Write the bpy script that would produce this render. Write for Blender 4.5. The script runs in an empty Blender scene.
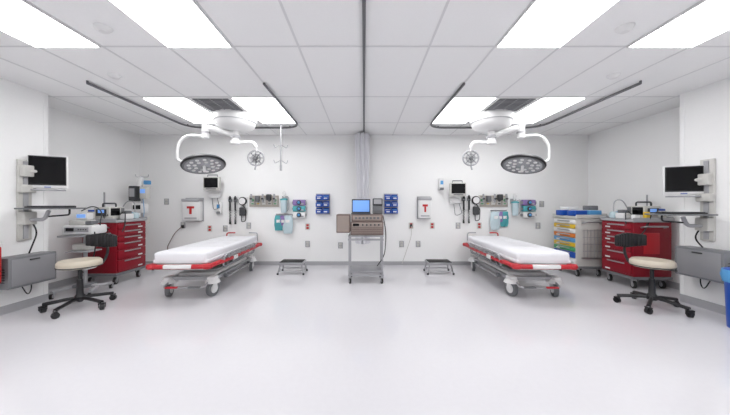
import bpy, bmesh, math, random
from mathutils import Vector, Matrix, Euler
random.seed(4)
scene = bpy.context.scene
scene.view_settings.view_transform = 'Standard'
pi = math.pi

# ------------------------------------------------------------ materials
def mat(name, col, rough=0.5, metal=0.0, emit=0.0, var=0.0, bump=0.0, scale=8.0, spec=0.5, coat=0.0):
    m = bpy.data.materials.new(name); m.use_nodes = True
    nt = m.node_tree; b = nt.nodes['Principled BSDF']
    b.inputs['Base Color'].default_value = (*col, 1)
    b.inputs['Roughness'].default_value = rough
    b.inputs['Metallic'].default_value = metal
    b.inputs['Specular IOR Level'].default_value = spec
    b.inputs['Coat Weight'].default_value = coat
    if emit:
        b.inputs['Emission Color'].default_value = (*col, 1)
        b.inputs['Emission Strength'].default_value = emit
    if var or bump:
        tc = nt.nodes.new('ShaderNodeTexCoord')
        n = nt.nodes.new('ShaderNodeTexNoise'); n.inputs['Scale'].default_value = scale
        n.inputs['Detail'].default_value = 5
        nt.links.new(tc.outputs['Object'], n.inputs['Vector'])
        if var:
            r = nt.nodes.new('ShaderNodeValToRGB')
            r.color_ramp.elements[0].position = .3; r.color_ramp.elements[1].position = .7
            r.color_ramp.elements[0].color = (*[max(0, c*(1-var)) for c in col], 1)
            r.color_ramp.elements[1].color = (*[min(1, c*(1+var)) for c in col], 1)
            nt.links.new(n.outputs['Fac'], r.inputs['Fac'])
            nt.links.new(r.outputs['Color'], b.inputs['Base Color'])
        if bump:
            bp = nt.nodes.new('ShaderNodeBump'); bp.inputs['Strength'].default_value = bump
            bp.inputs['Distance'].default_value = .01
            nt.links.new(n.outputs['Fac'], bp.inputs['Height'])
            nt.links.new(bp.outputs['Normal'], b.inputs['Normal'])
    return m

WALL = mat('wall_paint', (.91,.91,.908), .6, var=.008, bump=.03, scale=60)
CEIL = mat('ceiling_tile', (.91,.91,.912), .85, var=.012, bump=.06, scale=120)
FLOOR = mat('vinyl_floor', (.665,.655,.685), .13, var=.01, scale=25, spec=.6)
GRID = mat('t_bar', (.72,.72,.73), .5)
BASEB = mat('rubber_baseboard', (.42,.42,.44), .5)
GLOW = mat('light_diffuser', (1,1,1), .5, emit=8.6)
WHITE = mat('white_plastic', (.80,.80,.80), .35)
OFFW = mat('offwhite_plastic', (.6,.59,.56), .4)
CREAM = mat('cream_vinyl', (.58,.52,.42), .4)
SHEET = mat('white_sheet', (.80,.80,.83), .8, bump=.6, scale=7)
STEEL = mat('brushed_steel', (.42,.42,.44), .3, metal=.85)
GREYM = mat('grey_metal', (.22,.225,.24), .4, metal=.4)
LGREY = mat('light_grey_plastic', (.40,.40,.42), .4)
MGREY = mat('mid_grey_steel', (.30,.30,.315), .4, metal=.3)
GREY = mat('grey_plastic', (.15,.155,.165), .45)
DGREY = mat('dark_grey', (.045,.048,.052), .45)
BLACK = mat('black_plastic', (.008,.008,.01), .4)
RUBBER = mat('rubber', (.02,.02,.02), .7)
SCREEN = mat('black_screen', (.003,.003,.004), .12, spec=.3)
BLUESCR = mat('blue_screen', (.16,.33,.72), .3, emit=.6)
RED = mat('red_enamel', (.27,.008,.02), .35, spec=.35)
REDB = mat('red_bumper', (.5,.015,.025), .45)
REDL = mat('red_label', (.5,.02,.02), .5)
BLUE = mat('blue_plastic', (.012,.08,.42), .35)
LBLUE = mat('light_blue_plastic', (.09,.32,.62), .4)
TEAL = mat('teal_plastic', (.08,.38,.42), .5)
PURPLE = mat('purple_plastic', (.27,.18,.42), .5)
YEL = mat('yellow_plastic', (.75,.5,.03), .4)
ORANGE = mat('orange_plastic', (.7,.2,.03), .4)
GREEN = mat('green_plastic', (.06,.36,.14), .4)
BROWN = mat('taupe_metal', (.20,.145,.13), .4, metal=.1)
LBROWN = mat('light_taupe_panel', (.34,.28,.25), .4)
TRACK = mat('track_aluminium', (.16,.16,.17), .45, metal=.3)
CURT = mat('curtain_fabric', (.74,.74,.78), .9, bump=.2, scale=60)
BEIGE = mat('beige_panel', (.45,.41,.36), .5)
LED = mat('led_lens', (.40,.41,.43), .15, metal=.3)
BAG = mat('clear_bag', (.55,.68,.73), .25)

# ------------------------------------------------------------ builder
def fillet(pts, rad, n=5):
    pts = [Vector(p) for p in pts]; out = [pts[0]]
    for i in range(1, len(pts)-1):
        a, b, c = pts[i-1], pts[i], pts[i+1]
        d1 = (a-b); d2 = (c-b); r = min(rad, d1.length*.49, d2.length*.49)
        p = b+d1.normalized()*r; q = b+d2.normalized()*r
        for k in range(n+1):
            t = k/n
            out.append(p*(1-t)**2 + b*2*t*(1-t) + q*t*t)
    out.append(pts[-1]); return out

class B:
    def __init__(s):
        s.bm = bmesh.new(); s.mats = []
    def _add(s, t, m, M=None):
        if M is not None: bmesh.ops.transform(t, matrix=M, verts=t.verts)
        if m not in s.mats: s.mats.append(m)
        i = s.mats.index(m)
        for f in t.faces: f.material_index = i; f.smooth = True
        me = bpy.data.meshes.new('t'); t.to_mesh(me); t.free()
        s.bm.from_mesh(me); bpy.data.meshes.remove(me)
    def box(s, c, d, m, rot=(0,0,0), bev=0, seg=2):
        t = bmesh.new(); bmesh.ops.create_cube(t, size=1)
        bmesh.ops.scale(t, vec=d, verts=t.verts)
        if bev: bmesh.ops.bevel(t, geom=t.edges[:], offset=min(bev, min(d)*.49), segments=seg, profile=.5, affect='EDGES')
        s._add(t, m, Matrix.Translation(c) @ Euler(rot).to_matrix().to_4x4()); return s
    def cyl(s, p, q, r, m, r2=None, seg=16):
        p, q = Vector(p), Vector(q); d = q-p
        t = bmesh.new()
        bmesh.ops.create_cone(t, cap_ends=True, segments=seg, radius1=r, radius2=r if r2 is None else r2, depth=d.length)
        M = Matrix.Translation((p+q)/2) @ d.to_track_quat('Z', 'Y').to_matrix().to_4x4()
        s._add(t, m, M); return s
    def tube(s, pts, r, m, seg=8, closed=False):
        pts = [Vector(p) for p in pts]; n = len(pts); t = bmesh.new(); rings = []
        prev = None
        for i in range(n):
            if closed: d = pts[(i+1) % n]-pts[i-1]
            else: d = pts[min(i+1, n-1)]-pts[max(i-1, 0)]
            d.normalize()
            if prev is None:
                u = d.orthogonal().normalized()
            else:
                u = (prev - d*prev.dot(d))
                u = u.normalized() if u.length > 1e-6 else d.orthogonal().normalized()
            prev = u; v = d.cross(u)
            rings.append([t.verts.new(pts[i]+(u*math.cos(2*pi*k/seg)+v*math.sin(2*pi*k/seg))*r) for k in range(seg)])
        for i in range(n if closed else n-1):
            a, b = rings[i], rings[(i+1) % n]
            for k in range(seg): t.faces.new((a[k], a[(k+1) % seg], b[(k+1) % seg], b[k]))
        if not closed:
            t.faces.new(rings[0][::-1]); t.faces.new(rings[-1])
        s._add(t, m); return s
    def lathe(s, prof, m, c=(0,0,0), rot=(0,0,0), seg=32):
        t = bmesh.new(); rings = []
        for r, z in prof:
            if r < 1e-5: rings.append([t.verts.new((0,0,z))])
            else: rings.append([t.verts.new((r*math.cos(2*pi*k/seg), r*math.sin(2*pi*k/seg), z)) for k in range(seg)])
        for a, b in zip(rings, rings[1:]):
            for k in range(seg):
                k2 = (k+1) % seg
                if len(a) == 1 and len(b) == 1: continue
                if len(a) == 1: t.faces.new((a[0], b[k2], b[k]))
                elif len(b) == 1: t.faces.new((a[k], a[k2], b[0]))
                else: t.faces.new((a[k], a[k2], b[k2], b[k]))
        bmesh.ops.recalc_face_normals(t, faces=t.faces)
        s._add(t, m, Matrix.Translation(c) @ Euler(rot).to_matrix().to_4x4()); return s
    def ring(s, c, R, r, m, rot=(0,0,0), n=28, seg=8):
        M = Matrix.Translation(c) @ Euler(rot).to_matrix().to_4x4()
        return s.tube([M @ Vector((R*math.cos(2*pi*i/n), R*math.sin(2*pi*i/n), 0)) for i in range(n)], r, m, seg, True)
    def done(s, name, loc=(0,0,0), rz=0, mirror=False):
        if mirror:
            bmesh.ops.scale(s.bm, vec=(-1,1,1), verts=s.bm.verts)
            bmesh.ops.reverse_faces(s.bm, faces=s.bm.faces)
        me = bpy.data.meshes.new(name); s.bm.to_mesh(me); s.bm.free()
        for m in s.mats: me.materials.append(m)
        me.set_sharp_from_angle(angle=math.radians(38))
        o = bpy.data.objects.new(name, me); o.location = loc; o.rotation_euler = (0,0,rz)
        scene.collection.objects.link(o); return o

def caster(b, x, y, r=.06, w=.03, top=None, tyre=RUBBER, hub=LGREY, yaw=0.3):
    dx, dy = math.cos(yaw)*w/2, math.sin(yaw)*w/2
    b.cyl((x-dx,y-dy,r), (x+dx,y+dy,r), r, tyre, seg=20)
    b.cyl((x-dx*1.25,y-dy*1.25,r), (x+dx*1.25,y+dy*1.25,r), r*.6, hub, seg=16)
    top = top or r*2.3
    b.box((x-dx*1.7,y-dy*1.7,r*1.45), (.006, r*.7, r*1.3), hub, rot=(0,0,yaw))
    b.box((x+dx*1.7,y+dy*1.7,r*1.45), (.006, r*.7, r*1.3), hub, rot=(0,0,yaw))
    b.box((x,y,r*2.12), (w*1.9, r*.9, .012), hub, rot=(0,0,yaw))
    b.cyl((x,y,r*2.1), (x,y,top), r*.25, STEEL)

# ------------------------------------------------------------ room
H = 2.77; BY = 5.96; SX = 4.77; NX = 4.24; NY = 3.76; FY = -3.2
B().box((0,(BY+FY)/2,-.05),(2*SX+.4,BY-FY+.4,.1),FLOOR).done('floor')
B().box((0,(BY+FY)/2,H+.05),(2*SX+.4,BY-FY+.4,.1),CEIL).done('ceiling')
B().box((0,BY+.05,H/2),(2*SX+.2,.1,H),WALL).done('wall_back')
B().box((0,FY-.05,H/2),(2*SX+.2,.1,H),WALL).done('wall_front')
for sg, nm in ((-1,'left'),(1,'right')):
    B().box((sg*(SX+.05),(BY+NY)/2,H/2),(.1,BY-NY,H),WALL).done('wall_'+nm)
    B().box((sg*(NX+(SX+.1-NX)/2),(NY+FY)/2,H/2),(SX+.1-NX,NY-FY,H),WALL).done('wall_%s_near'%nm)
    B().box((sg*(SX-.006),(BY+NY)/2,.05),(.012,BY-NY-.02,.1),BASEB).done('baseboard_'+nm)
    B().box((sg*(NX-.006),(NY+FY)/2,.05),(.012,NY-FY-.02,.1),BASEB).done('baseboard_%s_near'%nm)
    b = B()
    b.box((sg*(NX-.002),NY-.03,1.4),(.004,.05,2.6),WALL).box((sg*(NX+.03),NY+.002,1.4),(.05,.004,2.6),WALL)
    b.done('trim_corner_guard_'+nm)
B().box((0,BY-.006,.04),(2*SX-.03,.012,.08),BASEB).done('baseboard_back')
# ceiling grid
b = B()
for i in range(-7, 8):
    if abs(i*.61) < SX: b.box((i*.61,(BY+FY)/2,H-.0015),(.02,BY-FY,.003),GRID)
for j in range(-5, 4):
    y = 2.61+1.22*j
    if FY < y < BY: b.box((0,y,H-.002),(2*SX,.02,.003),GRID)
b.done('trim_ceiling_grid')
# light panels
def panel(x0, y0):
    b = B()
    b.box((x0+.305,y0+.61,H-.010),(.60,1.21,.012),WHITE)
    b.box((x0+.305,y0+.61,H-.018),(.575,1.185,.006),GLOW)
    b.done('ceiling_light_panel')
for y0 in (3.83, 1.39, -1.05):
    for x0 in (-3.05, -1.83, 1.22, 2.44): panel(x0, y0)
# vents
for sx in (-2.44, 1.83):
    b = B(); cx = sx+.305
    b.box((cx,4.13,H-.006),(.58,.58,.010),WHITE)
    b.box((cx,4.13,H-.013),(.50,.50,.004),DGREY)
    for k in range(10): b.box((cx,3.90+k*.051,H-.020),(.5,.026,.008),LGREY,rot=(.5,0,0))
    for k in range(3): b.box((cx-.17+k*.17,4.13,H-.020),(.012,.5,.01),LGREY)
    b.done('ceiling_air_vent')
for x, y in ((-2.17,2.33),(2.17,2.33),(-2.84,3.19),(2.84,3.19)):
    B().lathe([(0,-.04),(.03,-.04),(.045,-.028),(.06,-.012),(.065,0),(0,0)],WHITE,c=(x,y,H)).done('smoke_detector')
# curtain tracks
for sg in (-1,1):
    pts = fillet([(sg*3.30,3.34,H-.028),(sg*3.30,5.3,H-.028),(sg*1.2,5.3,H-.028),(sg*1.2,3.36,H-.028)],.35,8)
    b = B(); b.tube(pts,.017,TRACK,seg=6)
    for p in pts[::4]: b.cyl(p,(p.x,p.y,H),.012,TRACK)
    b.done('curtain_track')
b = B(); b.box((0,(BY+FY)/2,H-.018),(.026,BY-FY-.04,.028),TRACK); b.done('curtain_track')
# curtain bunch
t = bmesh.new(); rings = []
N = 72
for iz in range(13):
    z = .5+(2.72-.5)*iz/12
    sc = 1.08 - .22*math.sin(pi*min(1,(2.72-z)/2.3))
    rg = []
    for k in range(N):
        a = 2*pi*k/N; r = (.112+.026*math.sin(9*a+z*.8)+.010*math.sin(17*a))*sc
        rg.append(t.verts.new((r*math.cos(a)*1.05, r*math.sin(a)*1.3, z)))
    rings.append(rg)
for a, c in zip(rings, rings[1:]):
    for k in range(N): t.faces.new((a[k],a[(k+1)%N],c[(k+1)%N],c[k]))
t.faces.new(rings[0][::-1]); t.faces.new(rings[-1])
b = B(); b._add(t,CURT)
for k in range(5): b.cyl((0,-.12+k*.06,2.71),(0,-.12+k*.06,2.745),.008,STEEL)
b.done('privacy_curtain',(-.03,5.74,0))

# ------------------------------------------------------------ stretcher
def stretcher(loc, rz, mirror):
    b = B()
    for sx in (-1,1):
        for sy in (-1,1):
            x, y = sx*.30, sy*.74
            yaw = .25*sx*sy
            caster(b, x, y, .105, .05, .26, tyre=GREY, hub=WHITE, yaw=yaw)
            b.lathe([(0,.075),(.05,.07),(.085,.04),(.1,0),(0,0)],WHITE,c=(x,y,.19))
            b.box((x,y,.26),(.1,.16,.05),WHITE,bev=.02)
    b.box((-.30,0,.24),(.06,1.5,.05),STEEL,bev=.01).box((.30,0,.24),(.06,1.5,.05),STEEL,bev=.01)
    b.box((0,.72,.25),(.6,.08,.05),LGREY,bev=.01).box((0,-.72,.25),(.6,.08,.05),LGREY,bev=.01)
    b.box((0,0,.27),(.56,1.2,.07),WHITE,bev=.03,seg=3)
    b.box((0,0,.315),(.48,1.05,.03),LGREY,bev=.012)
    b.cyl((.12,-.3,.35),(.12,.25,.35),.05,GREEN)
    for sy in (-.45,.45):
        for k in range(5):
            b.lathe([(0,0),(.075,0),(.09,.011),(.075,.022),(0,.022)],GREY,c=(0,sy,.33+k*.022),seg=24)
    for sy in (-1,1):
        b.tube(fillet([(-.27,sy*.78,.22),(-.27,sy*.92,.17),(.27,sy*.92,.17),(.27,sy*.78,.22)],.05),.014,STEEL)
        b.box((-.15,sy*.93,.175),(.16,.05,.02),REDB,bev=.006)
        b.box((.15,sy*.93,.175),(.16,.05,.02),GREY,bev=.006)
    for sx in (-1,1):
        b.cyl((sx*.37,-.45,.2),(sx*.37,.45,.2),.014,STEEL)
        b.box((sx*.36,-.45,.22),(.04,.05,.06),GREY).box((sx*.36,.45,.22),(.04,.05,.06),GREY)
    b.box((0,0,.445),(.5,1.6,.03),GREYM)
    b.box((0,-.74,.41),(.5,.16,.06),WHITE,bev=.02)
    for sx in (-1,1): b.box((sx*.33,0,.47),(.05,1.9,.06),LGREY,bev=.015)
    b.box((0,0,.495),(.68,1.94,.03),OFFW,bev=.012)
    zb = .475
    for sy in (-1,1):
        b.tube(fillet([(-.385,sy*.70,zb),(-.385,sy*1.03,zb),(.385,sy*1.03,zb),(.385,sy*.70,zb)],.12,8),.032,REDB,seg=10)
        for sx in (-1,1):
            b.lathe([(0,-.035),(.055,-.03),(.068,0),(.055,.03),(0,.035)],REDB,c=(sx*.36,sy*1.0,zb))
        b.box((0,sy*1.0,zb),(.6,.05,.05),LGREY,bev=.01)
        b.box((0,sy*1.035,zb+.005),(.36,.07,.05),WHITE,bev=.012)
    for sx in (-1,1):
        b.box((sx*.40,0,zb-.01),(.03,1.42,.045),REDB,bev=.008)
        b.tube(fillet([(sx*.39,-.62,.40),(sx*.42,-.62,.56),(sx*.42,.62,.56),(sx*.39,.62,.40)],.07),.014,STEEL)
        b.tube([(sx*.42,-.55,.525),(sx*.42,.55,.525)],.009,STEEL)
        for k in range(6): b.cyl((sx*.395,-.5+k*.2,.39),(sx*.42,-.42+k*.2,.56),.008,STEEL)
        b.box((sx*.39,0,.385),(.03,1.2,.03),GREYM,bev=.006)
        b.box((sx*.41,-.25,.46),(.04,.14,.06),WHITE,bev=.012)
    b.box((0,-.02,.585),(.70,1.96,.15),SHEET,bev=.045,seg=5)
    b.box((0,-.02,.535),(.715,1.95,.06),SHEET,bev=.02,seg=3)
    b.box((0,.25,.661),(.64,.012,.006),SHEET,bev=.003).box((0,-.45,.661),(.64,.01,.006),SHEET,bev=.003)
    for sx in (-1,1):
        b.tube(fillet([(sx*.31,.98,.48),(sx*.31,1.06,.5),(sx*.31,1.06,.71),(sx*.14,1.06,.71)],.05),.013,REDB if sx<0 else STEEL)
    b.tube([(-.365,.1,.545),(-.365,.95,.545)],.011,STEEL)
    b.done('hospital_stretcher',loc,rz,mirror)
stretcher((-2.47,4.70,0), .035, False)
stretcher((2.41,4.70,0), -.03, True)

# ------------------------------------------------------------ stools
def stool(loc, rz):
    b = B()
    for k in range(5):
        a = 2*pi*k/5+.9
        c, s_ = math.cos(a), math.sin(a)
        b.tube([(0,0,.13),(c*.12,s_*.12,.125),(c*.33,s_*.33,.095)],.021,BLACK)
        caster(b, c*.33, s_*.33, .036, .038, .09, tyre=BLACK, hub=BLACK, yaw=a+.8)
    b.lathe([(0,.1),(.05,.1),(.055,.15),(.035,.18),(.03,.36),(0,.36)],BLACK)
    b.cyl((0,0,.3),(0,0,.5),.02,BLACK)
    b.box((0,0,.505),(.2,.2,.025),BLACK,bev=.008)
    b.lathe([(0,.51),(.18,.51),(.205,.525),(.212,.55),(.208,.585),(.19,.605),(.12,.612),(0,.61)],CREAM,seg=40)
    b.ring((0,0,.527),.209,.006,BLACK)
    b.tube([(0,0,.49),(-.12,-.2,.48)],.007,BLACK)
    b.tube(fillet([(0,0,.495),(.27,0,.495),(.34,0,.62),(.33,0,.84)],.07),.016,BLACK)
    n = 9
    for k in range(n):
        a = (k-(n-1)/2)*.12
        b.box((.36*math.cos(a)-.06,.42*math.sin(a),.81),(.05,.07,.2-.012*abs(k-4)),BLACK,rot=(0,0,a),bev=.018)
    b.box((.335,0,.79),(.03,.16,.11),DGREY,bev=.01)
    b.done('rolling_stool',loc,rz)
stool((-3.55,3.50,0), pi/2-.12)
stool((3.62,3.52,0), pi/2+.1)

# ------------------------------------------------------------ wall workstation
def workstation(mirror, y, zm, ztray, zbox, mh):
    b = B()
    b.box((.016,0,1.35),(.03,.14,1.0),OFFW,bev=.006)
    b.box((.035,0,1.35),(.012,.05,.96),LGREY)
    b.box((.06,0,zm),(.07,.12,.14),OFFW,bev=.01)
    b.tube([(.08,0,zm),(.12,.12,zm)],.022,OFFW)
    b.box((.05,0,zm-.22),(.06,.16,.10),OFFW,bev=.01)
    mc = Vector((.185,.12,zm)); a = .5
    b.tube([(.12,.12,zm),(mc.x-.02,mc.y+.04,zm)],.02,LGREY)
    R = (0,0,a)
    n = Vector((math.sin(a),-math.cos(a),0))
    b.box(mc,(.37,.045,mh),WHITE,rot=R,bev=.012)
    b.box(mc+n*.023+Vector((0,0,.015)),(.345,.006,mh-.05),BLACK,rot=R,bev=.002)
    b.box(mc+n*.026+Vector((0,0,.018)),(.325,.004,mh-.08),SCREEN,rot=R)
    b.box(mc+n*.024+Vector((0,0,-mh/2+.016)),(.06,.004,.01),BLUE,rot=R)
    b.box(mc-n*.04,(.12,.04,.12),GREY,rot=R,bev=.01)
    b.box(mc+Vector((0,0,-mh/2-.02)),(.30,.09,.02),LGREY,rot=R,bev=.006)
    b.box((.06,0,ztray-.12),(.08,.14,.16),OFFW,bev=.01)
    b.tube(fillet([(.08,0,ztray-.14),(.25,.02,ztray-.14),(.3,.02,ztray-.03)],.05),.022,LGREY)
    b.box((.34,.02,ztray),(.56,.32,.018),GREY,bev=.006)
    b.box((.34,-.02,ztray+.018),(.42,.15,.018),BLACK,bev=.004)
    for r_ in range(4):
        for k in range(13):
            b.box((.165+k*.029,-.075+r_*.033,ztray+.03),(.022,.026,.008),DGREY)
    b.box((.58,.02,ztray+.02),(.05,.09,.03),BLACK,bev=.012)
    b.tube(fillet([(.56,.02,ztray-.01),(.56,.02,ztray-.08),(.3,.02,ztray-.1)],.03),.01,BLACK)
    b.box((.1,-.05,zbox),(.2,.50,.36),GREYM,bev=.008)
    b.box((.203,-.05,zbox),(.006,.45,.31),MGREY,bev=.002)
    b.box((.21,-.05,zbox+.13),(.012,.1,.015),DGREY)
    for k in range(6): b.box((.1,-.302,zbox-.1+k*.03),(.12,.003,.01),DGREY)
    b.tube(fillet([(.04,.03,zbox+.18),(.07,.1,ztray-.3),(.05,.04,ztray-.15)],.1),.008,BLACK)
    b.tube(fillet([(.1,-.1,zbox-.18),(.12,-.05,zbox-.32),(.05,.05,zbox-.28),(.04,.05,zbox-.1)],.08),.006,BLACK)
    b.done('wall_mounted_computer_workstation',(NX if mirror else -NX,y,0),0,mirror)
workstation(False, 3.48, 1.71, 1.245, .50, .42)
workstation(True, 3.44, 1.60, 1.17, .58, .37)

# ------------------------------------------------------------ crash carts
def drawer_cart(w, d, top, drawers, body, toplip):
    """front faces +x ; w along y, d along x"""
    b = B()
    for sx in (-1,1):
        for sy in (-1,1): caster(b, sx*(d/2-.07), sy*(w/2-.07), .06, .03, .15, hub=LGREY)
    z0 = .15
    b.box((0,0,z0+.02),(d+.02,w+.02,.04),GREYM,bev=.01)
    b.box((0,0,(z0+.04+top-.04)/2),(d,w,top-.08-z0),body,bev=.006)
    b.box((0,0,top-.02),(d+.05,w+.05,.04),toplip,bev=.015)
    for sy in (-1,1): b.box((0,sy*(w/2+.015),top+.01),(d+.04,.015,.04),toplip,bev=.005)
    b.box((-d/2-.01,0,top+.02),(.015,w+.03,.06),toplip,bev=.005)
    tot = sum(h for h, _ in drawers); z = top-.06; avail = top-.06-z0-.06
    for h, m in drawers:
        hh = h/tot*avail
        b.box((d/2+.01,0,z-hh/2),(.022,w-.04,hh-.014),m,bev=.005)
        b.box((d/2+.032,0,z-.03),(.016,w*.5,.010),STEEL,bev=.004)
        b.box((d/2+.024,0,z-.03),(.012,w*.55,.020),LGREY,bev=.003)
        b.box((d/2+.0225,w*.26,z-hh+.028),(.003,.09,.022),WHITE)
        z -= hh
    b.tube(fillet([(-d*.3,-w/2,top-.12),(-d*.3,-w/2-.07,top-.1),(d*.3,-w/2-.07,top-.1),(d*.3,-w/2,top-.12)],.04),.013,STEEL)
    return b
red6 = [(1,RED),(1,RED),(1,RED),(1.3,RED),(1.6,RED),(1.9,RED)]
def defib(b, x, y, z):
    b.box((x,y,z+.11),(.26,.3,.2),OFFW,bev=.02)
    b.box((x+.132,y-.04,z+.13),(.006,.17,.12),SCREEN)
    b.box((x+.132,y+.1,z+.12),(.008,.06,.14),GREY)
    b.box((x,y-.152,z+.12),(.17,.006,.11),DGREY)
    b.box((x,y-.155,z+.14),(.1,.004,.05),BLUESCR)
    b.tube(fillet([(x,y-.12,z+.2),(x,y-.12,z+.27),(x,y+.12,z+.27),(x,y+.12,z+.2)],.03),.013,DGREY)
    b.tube(fillet([(x+.05,y-.15,z+.06),(x+.12,y-.25,z+.1),(x+.16,y-.22,z-.1),(x+.1,y-.2,z-.18)],.06),.007,BLACK)
def clutter(b, z, k):
    b.box((.17,.02,z+.05),(.12,.16,.09),WHITE,bev=.012).box((.17,.02,z+.12),(.1,.1,.05),GREY,bev=.01)
    b.lathe([(0,0),(.05,.01),(.065,.05),(.05,.1),(.02,.12),(0,.12)],BAG,c=(.18,.18,z),seg=20)
    b.lathe([(0,0),(.045,0),(.05,.12),(.052,.14),(0,.15)],WHITE,c=(-.2,.2,z),seg=20)
    b.lathe([(0,.14),(.03,.15),(.02,.2),(0,.21)],REDL if k else LBLUE,c=(-.2,.2,z),seg=16)
    b.box((-.2,-.2,z+.07),(.1,.1,.13),OFFW,bev=.008).box((-.2,-.2,z+.15),(.08,.08,.03),BLUE,bev=.006)
    b.tube(fillet([(.15,-.1,z+.08),(.3,-.16,z+.16),(.31,-.18,z-.14),(.24,-.27,z-.3),(.1,-.31,z-.12),(.05,-.2,z+.1)],.1),.008,DGREY)
    b.tube(fillet([(-.1,.2,z+.12),(0,.22,z+.32),(.16,.2,z+.3),(.2,.16,z+.1)],.1),.009,LGREY)
    b.box((0,.22,z+.06),(.16,.1,.11),LBLUE,bev=.01).box((0,.22,z+.135),(.14,.08,.04),WHITE,bev=.01)
b = drawer_cart(.60, .54, 1.04, red6, RED, LGREY)
defib(b, -.05, -.06, 1.04); clutter(b, 1.04, 0)
b.box((.14,-.25,1.07),(.12,.06,.07),OFFW,bev=.01)
b.cyl((-.24,.05,1.04),(-.24,.05,1.5),.012,STEEL)
b.done('crash_cart',(-4.22,4.76,0))
b = drawer_cart(.56, .58, 1.06, red6, RED, LGREY)
defib(b, -.08, -.06, 1.06); clutter(b, 1.06, 1)
b.box((.05,-.24,1.12),(.06,.06,.12),YEL,bev=.01).box((.2,-.22,1.1),(.08,.07,.07),WHITE,bev=.01)
b.cyl((-.25,.05,1.06),(-.25,.05,1.45),.012,STEEL)
b.box((.02,-.285,.7),(.24,.012,.32),REDB,bev=.003)
b.done('crash_cart',(4.38,4.53,0),0,True)

cols = [(1,WHITE),(1,YEL),(1,WHITE),(1,ORANGE),(1,LBLUE),(1,YEL),(1,GREEN),(1.4,BLUE),(1.4,WHITE)]
b = drawer_cart(.58, .52, 1.08, cols, OFFW, OFFW)
for k, m in enumerate((BLUE,LBLUE,BLUE,BLUE)):
    b.box((.16-(k%2)*.26,-.17+(k//2)*.3,1.135),(.22,.2,.10),m,bev=.01)
    b.box((.16-(k%2)*.26,-.17+(k//2)*.3,1.187),(.18,.16,.006),WHITE)
b.box((.1,.1,1.22),(.2,.24,.06),WHITE,bev=.01)
b.box((-.1,-.15,1.23),(.16,.16,.08),GREY,bev=.01)
for k in range(5): b.box((-.02,-.335,.35+k*.12),(.4,.006,.01),STEEL)
for k in range(7): b.cyl((-.2+k*.06,-.337,.33),(-.2+k*.06,-.337,.85),.004,STEEL)
b.box((-.02,-.32,.34),(.4,.04,.01),STEEL)
b.done('color_coded_supply_cart',(4.03,5.26,0),0,True)

# ------------------------------------------------------------ mobile device stand (left)
b = B()
for sx in (-1,1):
    b.tube(fillet([(sx*.05,-.0,.11),(sx*.2,-.05,.10),(sx*.23,-.24,.085)],.05),.024,LGREY)
    b.tube(fillet([(sx*.05,.0,.11),(sx*.2,.05,.10),(sx*.2,.2,.085)],.05),.024,LGREY)
    caster(b,sx*.23,-.24,.037,.028,.09); caster(b,sx*.2,.2,.037,.028,.09)
b.box((0,0,.12),(.2,.2,.05),GREY,bev=.015)
b.cyl((0,0,.12),(0,0,.85),.026,LGREY)
b.box((0,-.06,.42),(.26,.2,.12),WHITE,bev=.02)
b.box((0,-.02,.62),(.30,.24,.02),LGREY,bev=.006).box((0,-.02,.68),(.2,.16,.09),OFFW,bev=.015)
b.box((0,0,.845),(.44,.36,.025),LGREY,bev=.008)
b.box((0,.0,.93),(.38,.3,.13),WHITE,bev=.025)
b.box((0,-.152,.935),(.3,.006,.07),LGREY,bev=.002)
b.box((-.08,-.156,.94),(.1,.004,.045),SCREEN)
for k in range(4): b.cyl((.03+k*.03,-.153,.94),(.03+k*.03,-.163,.94),.008,DGREY)
b.box((-.05,.02,1.03),(.22,.2,.07),OFFW,bev=.015)
b.tube(fillet([(.17,.02,.95),(.22,.0,1.2),(.1,0,1.28),(-.05,.0,1.2)],.08),.008,DGREY)
b.box((.1,-.02,1.03),(.08,.14,.05),GREY,bev=.01)
b.box((-.04,.04,1.12),(.16,.12,.1),WHITE,bev=.015).box((-.04,-.022,1.125),(.11,.004,.05),BLUESCR)
b.tube(fillet([(.19,-.1,.9),(.25,-.16,.7),(.2,-.18,.4),(.08,-.1,.45)],.1),.008,BLACK)
b.done('mobile_medical_device_stand',(-4.07,4.09,0),.15)

# ------------------------------------------------------------ infusion pump pole (left corner)
b = B()
for k in range(5):
    a = 2*pi*k/5
    b.tube([(0,0,.12),(math.cos(a)*.22,math.sin(a)*.22,.085)],.014,STEEL); caster(b,math.cos(a)*.22,math.sin(a)*.22,.032,.022,.08)
b.cyl((0,0,.1),(0,0,1.85),.013,STEEL)
for sx in (-1,1):
    b.tube(fillet([(0,0,1.83),(sx*.12,0,1.83),(sx*.13,0,1.88)],.02),.006,STEEL)
b.box((-.11,-.04,1.5),(.14,.14,.3),DGREY,bev=.015).box((-.11,-.112,1.52),(.1,.006,.16),LGREY)
b.box((.09,-.04,1.52),(.13,.12,.24),OFFW,bev=.015).box((.09,-.102,1.55),(.09,.006,.08),BLUESCR)
b.box((.12,-.02,1.72),(.1,.08,.08),LBLUE,bev=.012)
b.box((0,-.05,1.22),(.22,.16,.18),WHITE,bev=.015).box((0,-.132,1.24),(.14,.006,.08),SCREEN)
b.box((.02,-.05,.98),(.24,.18,.14),OFFW,bev=.015).box((0,-.142,1.0),(.14,.006,.05),GREY)
b.lathe([(0,0),(.05,0),(.055,.14),(.05,.16),(0,.16)],WHITE,c=(-.02,-.02,1.66))
b.tube(fillet([(.1,-.1,1.4),(.16,-.14,1.1),(.05,-.14,.8),(.1,-.06,.6)],.12),.005,LBLUE)
b.done('infusion_pump_stand',(-4.36,5.5,0))

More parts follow.
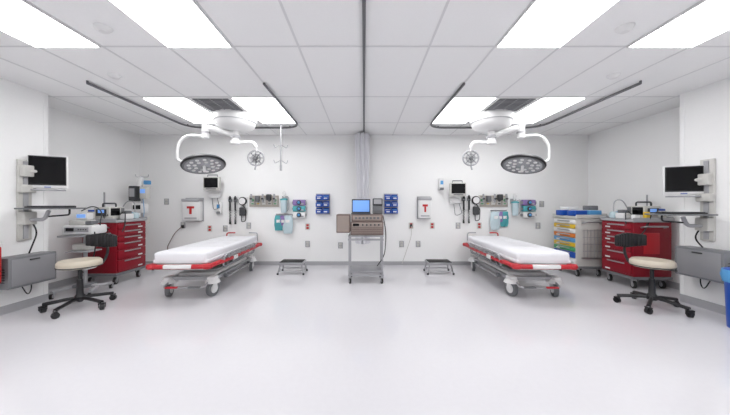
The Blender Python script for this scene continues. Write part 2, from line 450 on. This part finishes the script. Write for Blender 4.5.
# ------------------------------------------------------------ centre device cart
b = B()
W, D_ = .58, .46
for sx in (-1,1):
    for sy in (-1,1):
        caster(b, sx*(W/2-.03), sy*(D_/2-.03), .045, .025, .12)
        b.box((sx*(W/2-.02),sy*(D_/2-.02),.44),(.025,.025,.66),STEEL)
b.box((0,0,.775),(W,D_,.025),STEEL,bev=.005)
b.box((0,0,.20),(W,D_,.02),STEEL,bev=.005)
b.box((0,-D_/2+.01,.72),(W,.015,.03),STEEL).box((0,-D_/2+.01,.14),(W,.015,.03),STEEL)
for k in range(9): b.box((0,-D_/2+.03+k*.05,.165),(W,.008,.008),STEEL)
b.box((.02,0,.90),(.54,.42,.22),BROWN,bev=.012)
b.box((.02,-.213,.955),(.50,.008,.075),LBROWN,bev=.002)
for k in range(3): b.box((.02,-.216,.895-k*.033),(.5,.006,.012),LBROWN)
b.box((-.16,-.218,.96),(.1,.006,.04),SCREEN)
for k in range(5): b.cyl((-.05+k*.065,-.215,.96),(-.05+k*.065,-.235,.96),.014,DGREY)
b.box((.02,0,1.07),(.52,.40,.12),BROWN,bev=.012)
b.box((.02,-.203,1.07),(.46,.006,.08),LBROWN,bev=.002)
for k in range(7): b.box((-.16+k*.06,-.208,1.07),(.035,.006,.035),GREY)
b.box((-.37,-.08,.98),(.22,.3,.30),BROWN,bev=.01)
b.box((-.37,-.232,.98),(.19,.006,.26),LBROWN)
b.box((-.08,-.08,1.14),(.32,.24,.02),DGREY,bev=.004)
b.box((-.08,.03,1.265),(.32,.018,.24),DGREY,rot=(-.15,0,0),bev=.006)
b.box((-.08,.018,1.265),(.285,.004,.195),BLUESCR,rot=(-.15,0,0))
b.box((.2,.0,1.2),(.17,.2,.14),GREY,bev=.015)
b.box((.2,-.03,1.33),(.17,.1,.13),DGREY,bev=.012)
b.box((.2,-.083,1.34),(.13,.004,.08),LGREY)
b.tube(fillet([(.3,.1,1.1),(.36,.12,.8),(.33,.1,.4),(.2,.1,.22)],.15),.008,BLACK)
b.done('surgical_console_cart',(.03,4.78,0))

# ------------------------------------------------------------ step stools
for x in (-1.35, 1.41):
    b = B()
    b.box((0,0,.205),(.46,.32,.03),STEEL,bev=.012); b.box((0,0,.224),(.42,.28,.008),RUBBER,bev=.003)
    for sx in (-1,1):
        for sy in (-1,1):
            b.tube([(sx*.19,sy*.12,.2),(sx*.235,sy*.155,.015)],.013,STEEL)
            b.cyl((sx*.236,sy*.157,0),(sx*.236,sy*.157,.03),.018,RUBBER)
        b.cyl((sx*.225,-.145,.06),(sx*.225,.145,.06),.009,STEEL)
    b.cyl((-.225,.145,.06),(.225,.145,.06),.009,STEEL); b.cyl((-.225,-.145,.06),(.225,-.145,.06),.009,STEEL)
    b.done('step_stool',(x,5.3,0))

# ------------------------------------------------------------ surgical lights
def surg(mirror, x, y):
    b = B()
    b.lathe([(0,0),(.33,0),(.335,-.03),(.33,-.12),(.29,-.2),(.2,-.25),(.1,-.27),(0,-.27)],WHITE,c=(0,0,H),seg=40)
    b.ring((0,0,H-.13),.331,.006,LGREY,n=40)
    b.cyl((0,0,H-.26),(0,0,H-.46),.055,WHITE)
    b.cyl((0,0,H-.34),(0,0,H-.38),.075,LGREY); b.cyl((0,0,H-.43),(0,0,H-.48),.075,WHITE)
    z1 = H-.34
    b.tube(fillet([(0,0,z1),(-.34,-.1,z1+.09),(-.42,-.12,z1+.08)],.08),.045,WHITE,seg=12)
    b.cyl((-.42,-.12,z1-.07),(-.42,-.12,z1+.14),.06,WHITE)
    b.cyl((-.42,-.12,z1-.0),(-.42,-.12,z1+.03),.064,LGREY)
    b.tube(fillet([(-.42,-.12,z1-.04),(-.72,-.16,z1-.03),(-.84,-.18,z1-.19),(-.84,-.18,z1-.43),(-.76,-.18,z1-.47),(-.64,-.18,z1-.47)],.14,7),.022,WHITE,seg=10)
    hc = Vector((-.42,-.18,1.93)); R = (math.radians(-14), math.radians(-15), 0)
    M = Matrix.Translation(hc) @ Euler(R).to_matrix().to_4x4()
    b.lathe([(0,.10),(.11,.095),(.22,.07),(.29,.03),(.305,-.01),(.295,-.03),(.27,-.035)],GREY,c=hc,rot=R,seg=48)
    b.lathe([(.27,-.033),(.26,-.03),(.08,-.026),(.07,-.03),(0,-.03)],LED,c=hc,rot=R,seg=48)
    b.ring(M @ Vector((0,0,-.012)),.30,.018,BLACK,rot=R,n=48)
    for rr, n in ((.21,13),(.13,8)):
        for k in range(n):
            a = 2*pi*k/n
            p = M @ Vector((rr*math.cos(a),rr*math.sin(a),-.028)); q = M @ Vector((rr*math.cos(a),rr*math.sin(a),-.036))
            b.cyl(p,q,.027,WHITE,seg=12)
    b.cyl(M @ Vector((0,0,-.03)), M @ Vector((0,0,-.13)),.022,WHITE)
    b.tube([Vector((-.66,-.18,z1-.47)), M @ Vector((-.12,0,.085))],.02,WHITE)
    b.lathe([(0,.13),(.06,.125),(.08,.09),(0,.09)],WHITE,c=hc,rot=R)
    z2 = H-.455
    b.tube(fillet([(0,0,z2),(.26,.08,z2+.02),(.30,.1,z2-.06)],.04),.032,WHITE)
    b.tube([(.30,.1,z2),(.30,.1,z2-.14)],.016,WHITE)
    rc = (.30,.1,z2-.24)
    b.ring(rc,.125,.014,LGREY,rot=(pi/2,0,.2)); b.ring(rc,.07,.009,LGREY,rot=(pi/2,0,.2))
    b.lathe([(0,0),(.12,0),(.09,.04),(0,.05)],WHITE,c=(rc[0],rc[1]+.01,rc[2]),rot=(-pi/2,0,.2))
    for k in range(8):
        a = pi*k/4
        b.tube([(rc[0],rc[1]-.012,rc[2]),(rc[0]+.125*math.cos(a),rc[1]-.012,rc[2]+.125*math.sin(a))],.006,GREY)
    b.cyl((rc[0],rc[1]-.05,rc[2]),(rc[0],rc[1]+.02,rc[2]),.028,GREY)
    b.tube([(rc[0],rc[1],rc[2]-.12),(rc[0]-.02,rc[1],rc[2]-.2)],.014,LGREY)
    b.done('surgical_ceiling_light',(x,y,0),0,mirror)
surg(False,-2.12,4.62); surg(True,2.10,4.62)

# IV hooks hanging from ceiling
b = B()
b.lathe([(0,0),(.06,0),(.05,-.03),(0,-.035)],WHITE,c=(0,0,H))
b.cyl((0,0,H-.03),(0,0,2.0),.009,LGREY); b.cyl((0,0,2.35),(0,0,2.0),.015,LGREY)
for a in (0,pi/2,pi,3*pi/2):
    c, s_ = math.cos(a+.3), math.sin(a+.3)
    for z in (2.33,2.05):
        b.tube(fillet([(0,0,z+.04),(c*.1,s_*.1,z-.02),(c*.12,s_*.12,z+.04)],.02),.007,LGREY)
b.tube([(0,0,2.0),(0,0,1.9)],.02,LGREY)
b.done('ceiling_iv_hook',(-1.5,5.05,0))

# ------------------------------------------------------------ back wall equipment
def W_(b, name, x, z): return b.done(name,(x,BY,z))
def sharps(x, z, w, h):
    b = B()
    b.box((0,-.005,0),(w+.03,.01,h+.04),LGREY,bev=.002)
    b.box((0,-.08,0),(w,.14,h),WHITE,bev=.02)
    b.box((0,-.09,h/2-.03),(w+.01,.16,.06),LGREY,bev=.015)
    b.box((0,-.152,.05),(w*.42,.004,h*.10),REDL).box((0,-.152,-.03),(w*.14,.004,h*.26),REDL)
    b.box((0,-.152,-h*.38),(w*.7,.004,.03),LGREY)
    W_(b,'sharps_disposal_container',x,z)
sharps(-3.6,1.18,.36,.46); sharps(1.27,1.22,.26,.44)

def pmon(x, z):
    b = B()
    b.box((0,-.01,-.02),(.1,.02,.22),LGREY,bev=.004)
    b.tube([(0,-.02,0),(0,-.15,0)],.025,LGREY)
    b.box((0,-.19,.0),(.33,.09,.28),OFFW,bev=.015)
    b.box((0,-.237,.015),(.28,.006,.2),SCREEN)
    b.box((0,-.238,-.11),(.2,.004,.02),GREY)
    b.tube([(-.1,-.17,.14),(-.1,-.17,.18),(.1,-.17,.18),(.1,-.17,.14)],.01,GREY)
    b.box((-.02,-.06,-.24),(.2,.12,.1),WHITE,bev=.015)
    b.tube(fillet([(.05,-.1,-.26),(.12,-.12,-.5),(-.02,-.1,-.55),(-.05,-.1,-.3)],.06),.006,GREY)
    W_(b,'patient_monitor',x,z)
pmon(-3.13,1.72); pmon(1.93,1.6)

def diag(x, z):
    b = B()
    b.box((0,-.015,.02),(.42,.03,.3),WHITE,bev=.006)
    for k, xx in enumerate((-.14,-.03)):
        b.box((xx,-.05,.1),(.07,.06,.07),GREY,bev=.01)
        b.cyl((xx,-.07,.08),(xx,-.07,-.12),.017,BLACK); b.lathe([(0,0),(.02,.02),(.026,.06),(.01,.1),(0,.1)],BLACK,c=(xx,-.07,.09))
        pts = []
        for i in range(60):
            t_ = i/59; pts.append((xx+.018*math.cos(i*1.3), -.06+.018*math.sin(i*1.3), -.12-.28*math.sin(t_*pi*.5)))
        b.tube(pts,.006,BLACK,seg=5)
    b.lathe([(0,0),(.085,0),(.09,.03),(.08,.05),(0,.05)],BLACK,c=(.12,-.03,.08),rot=(pi/2,0,0))
    b.cyl((.12,-.082,.08),(.12,-.086,.08),.07,WHITE)
    b.box((.12,-.06,-.14),(.13,.06,.18),DGREY,bev=.02)
    b.tube(fillet([(.12,-.06,0),(.2,-.07,-.1),(.19,-.07,-.34),(.1,-.07,-.36),(.1,-.06,-.2)],.05),.009,BLACK)
    W_(b,'diagnostic_instrument_wall_set',x,z)
diag(-2.68,1.28); diag(2.24,1.3)

def gas(x, z):
    b = B()
    b.box((0,-.012,0),(.62,.024,.24),BEIGE,bev=.006)
    for k, m in enumerate((GREEN,YEL,WHITE,DGREY,GREEN)):
        xx = -.24+k*.12
        b.box((xx,-.028,0),(.085,.016,.16),OFFW,bev=.004)
        b.cyl((xx,-.03,.02),(xx,-.055,.02),.03,m)
        b.box((xx,-.038,-.055),(.05,.005,.02),m)
    for xx in (-.24,.0,.24):
        b.cyl((xx,-.05,.02),(xx,-.10,.02),.017,STEEL)
        b.cyl((xx,-.10,-.03),(xx,-.10,.15),.02,LGREY); b.cyl((xx,-.10,.05),(xx,-.145,.05),.02,DGREY)
    b.box((.12,-.075,.08),(.1,.1,.13),DGREY,bev=.02); b.box((-.12,-.075,.05),(.09,.09,.13),GREY,bev=.02)
    W_(b,'medical_gas_outlet_panel',x,z)
gas(-2.12,1.36); gas(2.74,1.36)

def suction(x, z):
    b = B()
    b.box((0,-.01,.1),(.12,.02,.1),LGREY,bev=.004)
    b.lathe([(0,-.2),(.055,-.2),(.07,.04),(.075,.06),(0,.07)],BAG,c=(0,-.09,0))
    b.lathe([(0,.06),(.078,.06),(.078,.085),(.03,.1),(0,.1)],TEAL,c=(0,-.09,0))
    b.box((0,-.04,.09),(.05,.06,.03),LGREY)
    b.cyl((0,-.06,.12),(0,-.06,.26),.02,WHITE); b.cyl((0,-.06,.2),(0,-.1,.2),.035,WHITE)
    b.tube(fillet([(.03,-.09,.1),(.1,-.1,.14),(.11,-.1,-.12),(.04,-.1,-.2)],.06),.008,LGREY)
    W_(b,'suction_canister',x,z)
suction(-1.68,1.32); suction(3.17,1.26)

def bags(x, z, flip=1):
    b = B()
    b.box((0,-.01,.24),(.34,.02,.03),STEEL)
    for k in range(3): b.cyl((-.12+k*.12,-.01,.24),(-.12+k*.12,-.09,.24),.005,STEEL)
    for k, (m, dx, hh, ww) in enumerate(((TEAL,-.1,.32,.15),(PURPLE,.0,.22,.12),(BAG,.1,.38,.17))):
        dx *= flip
        t = bmesh.new(); nx, nz = 8, 10
        for side in (1,-1):
            g = [[t.verts.new(((i/nx-.5)*ww*(1+.25*math.sin(j/nz*pi)), -.05-k*.012-side*.032*math.sin(i/nx*pi)*math.sin((j/nz)**.7*pi)+.008*math.sin(i*2.1+j*1.7), .22-hh*j/nz)) for j in range(nz+1)] for i in range(nx+1)]
            for i in range(nx):
                for j in range(nz):
                    q = (g[i][j],g[i+1][j],g[i+1][j+1],g[i][j+1])
                    t.faces.new(q if side < 0 else q[::-1])
        bmesh.ops.translate(t,vec=(dx,0,0),verts=t.verts)
        b._add(t,m)
        b.box((dx,-.085-k*.012,.1),(ww*.5,.004,.06),WHITE,rot=(0,0,.1))
    W_(b,'hanging_supply_bags',x,z)
bags(-1.70,.84); bags(2.86,.92,-1)

def gloves(x, z):
    b = B()
    b.box((0,-.01,0),(.3,.02,.42),WHITE,bev=.004)
    for k, m in enumerate((PURPLE,TEAL,WHITE)):
        b.box((0,-.065,.13-k*.13),(.26,.09,.115),m,bev=.006)
        b.lathe([(0,0),(.05,0),(.05,.004),(0,.004)],DGREY,c=(0,-.11,.13-k*.13),rot=(pi/2,0,0))
        b.box((.04,-.112,.13-k*.13-.03),(.12,.003,.03),LGREY)
        b.lathe([(0,0),(.02,.01),(.03,.03),(.01,.05),(0,.05)],LBLUE,c=(0,-.11,.13-k*.13),rot=(pi/2,0,0),seg=10)
        for sx in (-1,1): b.box((sx*.14,-.06,.13-k*.13),(.008,.1,.05),STEEL)
    W_(b,'glove_box_dispenser',x,z)
gloves(-1.36,1.2); gloves(3.46,1.2)

def bins(x, z):
    b = B()
    b.box((0,-.01,0),(.3,.02,.44),LGREY,bev=.003)
    for r_ in range(3):
        for c_ in range(2):
            cx, cz = -.07+c_*.14, .14-r_*.14
            b.box((cx,-.075,cz-.05),(.13,.12,.012),BLUE,bev=.003)
            b.box((cx,-.025,cz),(.13,.01,.12),BLUE)
            b.box((cx,-.135,cz-.02),(.13,.012,.07),BLUE,rot=(.25,0,0),bev=.003)
            for sx in (-1,1): b.box((cx+sx*.061,-.08,cz-.012),(.008,.12,.085),BLUE)
            b.box((cx,-.146,cz-.02),(.07,.003,.025),WHITE,rot=(.25,0,0))
            b.box((cx,-.08,cz-.01),(.1,.09,.07),LBLUE if (r_+c_)%2 else WHITE,bev=.01)
    W_(b,'blue_storage_bin_rack',x,z)
bins(-.87,1.3); bins(.57,1.3)

def disp(x, z):
    b = B()
    b.box((0,-.05,0),(.11,.1,.24),WHITE,bev=.02); b.box((0,-.06,-.1),(.08,.1,.05),GREY,bev=.01)
    b.box((0,-.101,.03),(.06,.003,.08),LBLUE)
    W_(b,'hand_sanitizer_dispenser',x,z)
disp(1.63,1.72); disp(-3.05,1.22)
def outlet(x, z, red):
    b = B(); m = REDL if red else OFFW
    b.box((0,-.004,0),(.10,.008,.13),OFFW if red else LGREY,bev=.002)
    for dz in (-.03,.03):
        b.box((0,-.010,dz),(.05,.008,.042),m,bev=.003)
        for dx in (-.01,.01): b.box((dx,-.0145,dz),(.003,.002,.014),BLACK)
    b.box((0,-.009,0),(.006,.004,.006),STEEL)
    W_(b,'wall_outlet',x,z)
for x, z, r_ in ((-3.85,.85,0),(-3.28,.78,1),(-2.95,.78,0),(-2.45,.84,0),(-1.2,.82,1),(-1.2,.45,0),(-.5,.42,0),(1.0,.84,1),(1.15,.45,0),(1.45,.84,1),(2.0,.84,0),(2.45,.84,1),(3.7,.84,0),(3.78,1.3,0),(-4.2,1.35,0),(.8,.45,0)):
    outlet(x,z,r_)
b = B(); b.box((0,-.02,0),(.05,.04,.06),BLACK,bev=.005)
b.tube(fillet([(0,-.04,0),(-.12,-.08,-.12),(-.3,-.08,-.45),(-.2,-.06,-.62),(-.02,-.05,-.55)],.14,8),.008,BROWN); W_(b,'power_cord',-3.85,.82)
b = B(); b.box((0,-.02,0),(.05,.04,.06),BLACK,bev=.005)
b.tube(fillet([(0,-.04,0),(.0,-.08,-.2),(-.1,-.08,-.5),(-.2,-.06,-.8)],.14,8),.006,OFFW); W_(b,'power_cord',1.0,.84)

# ------------------------------------------------------------ bins near the side walls
b = B()
b.lathe([(0,0),(.12,0),(.14,.55),(.15,.57),(.15,.60),(.13,.62),(0,.62)],BLUE,seg=28)
b.lathe([(.15,.48),(.165,.55),(.155,.61),(.14,.60)],LBLUE,seg=28)
b.done('blue_linen_hamper',(3.95,2.90,0))
b = B()
b.box((.012,0,.0),(.02,.22,.46),GREY,bev=.003); b.box((.11,0,0),(.18,.20,.42),REDL,bev=.02)
b.box((.11,0,.22),(.19,.21,.04),WHITE,bev=.01)
b.done('biohazard_waste_bin',(-NX,3.03,.62))

# ------------------------------------------------------------ camera & world
cam = bpy.data.cameras.new('camera'); co = bpy.data.objects.new('camera',cam); scene.collection.objects.link(co)
co.location = (0,0,1.30); co.rotation_euler = (pi/2,0,0)
cam.sensor_width = 36; cam.lens = 36*280/730; cam.shift_y = -3.5/730; cam.shift_x = 1/730
cam.clip_start = .05
scene.camera = co
w = bpy.data.worlds.new('world'); scene.world = w; w.use_nodes = True
w.node_tree.nodes['Background'].inputs[0].default_value = (.9,.93,1,1)
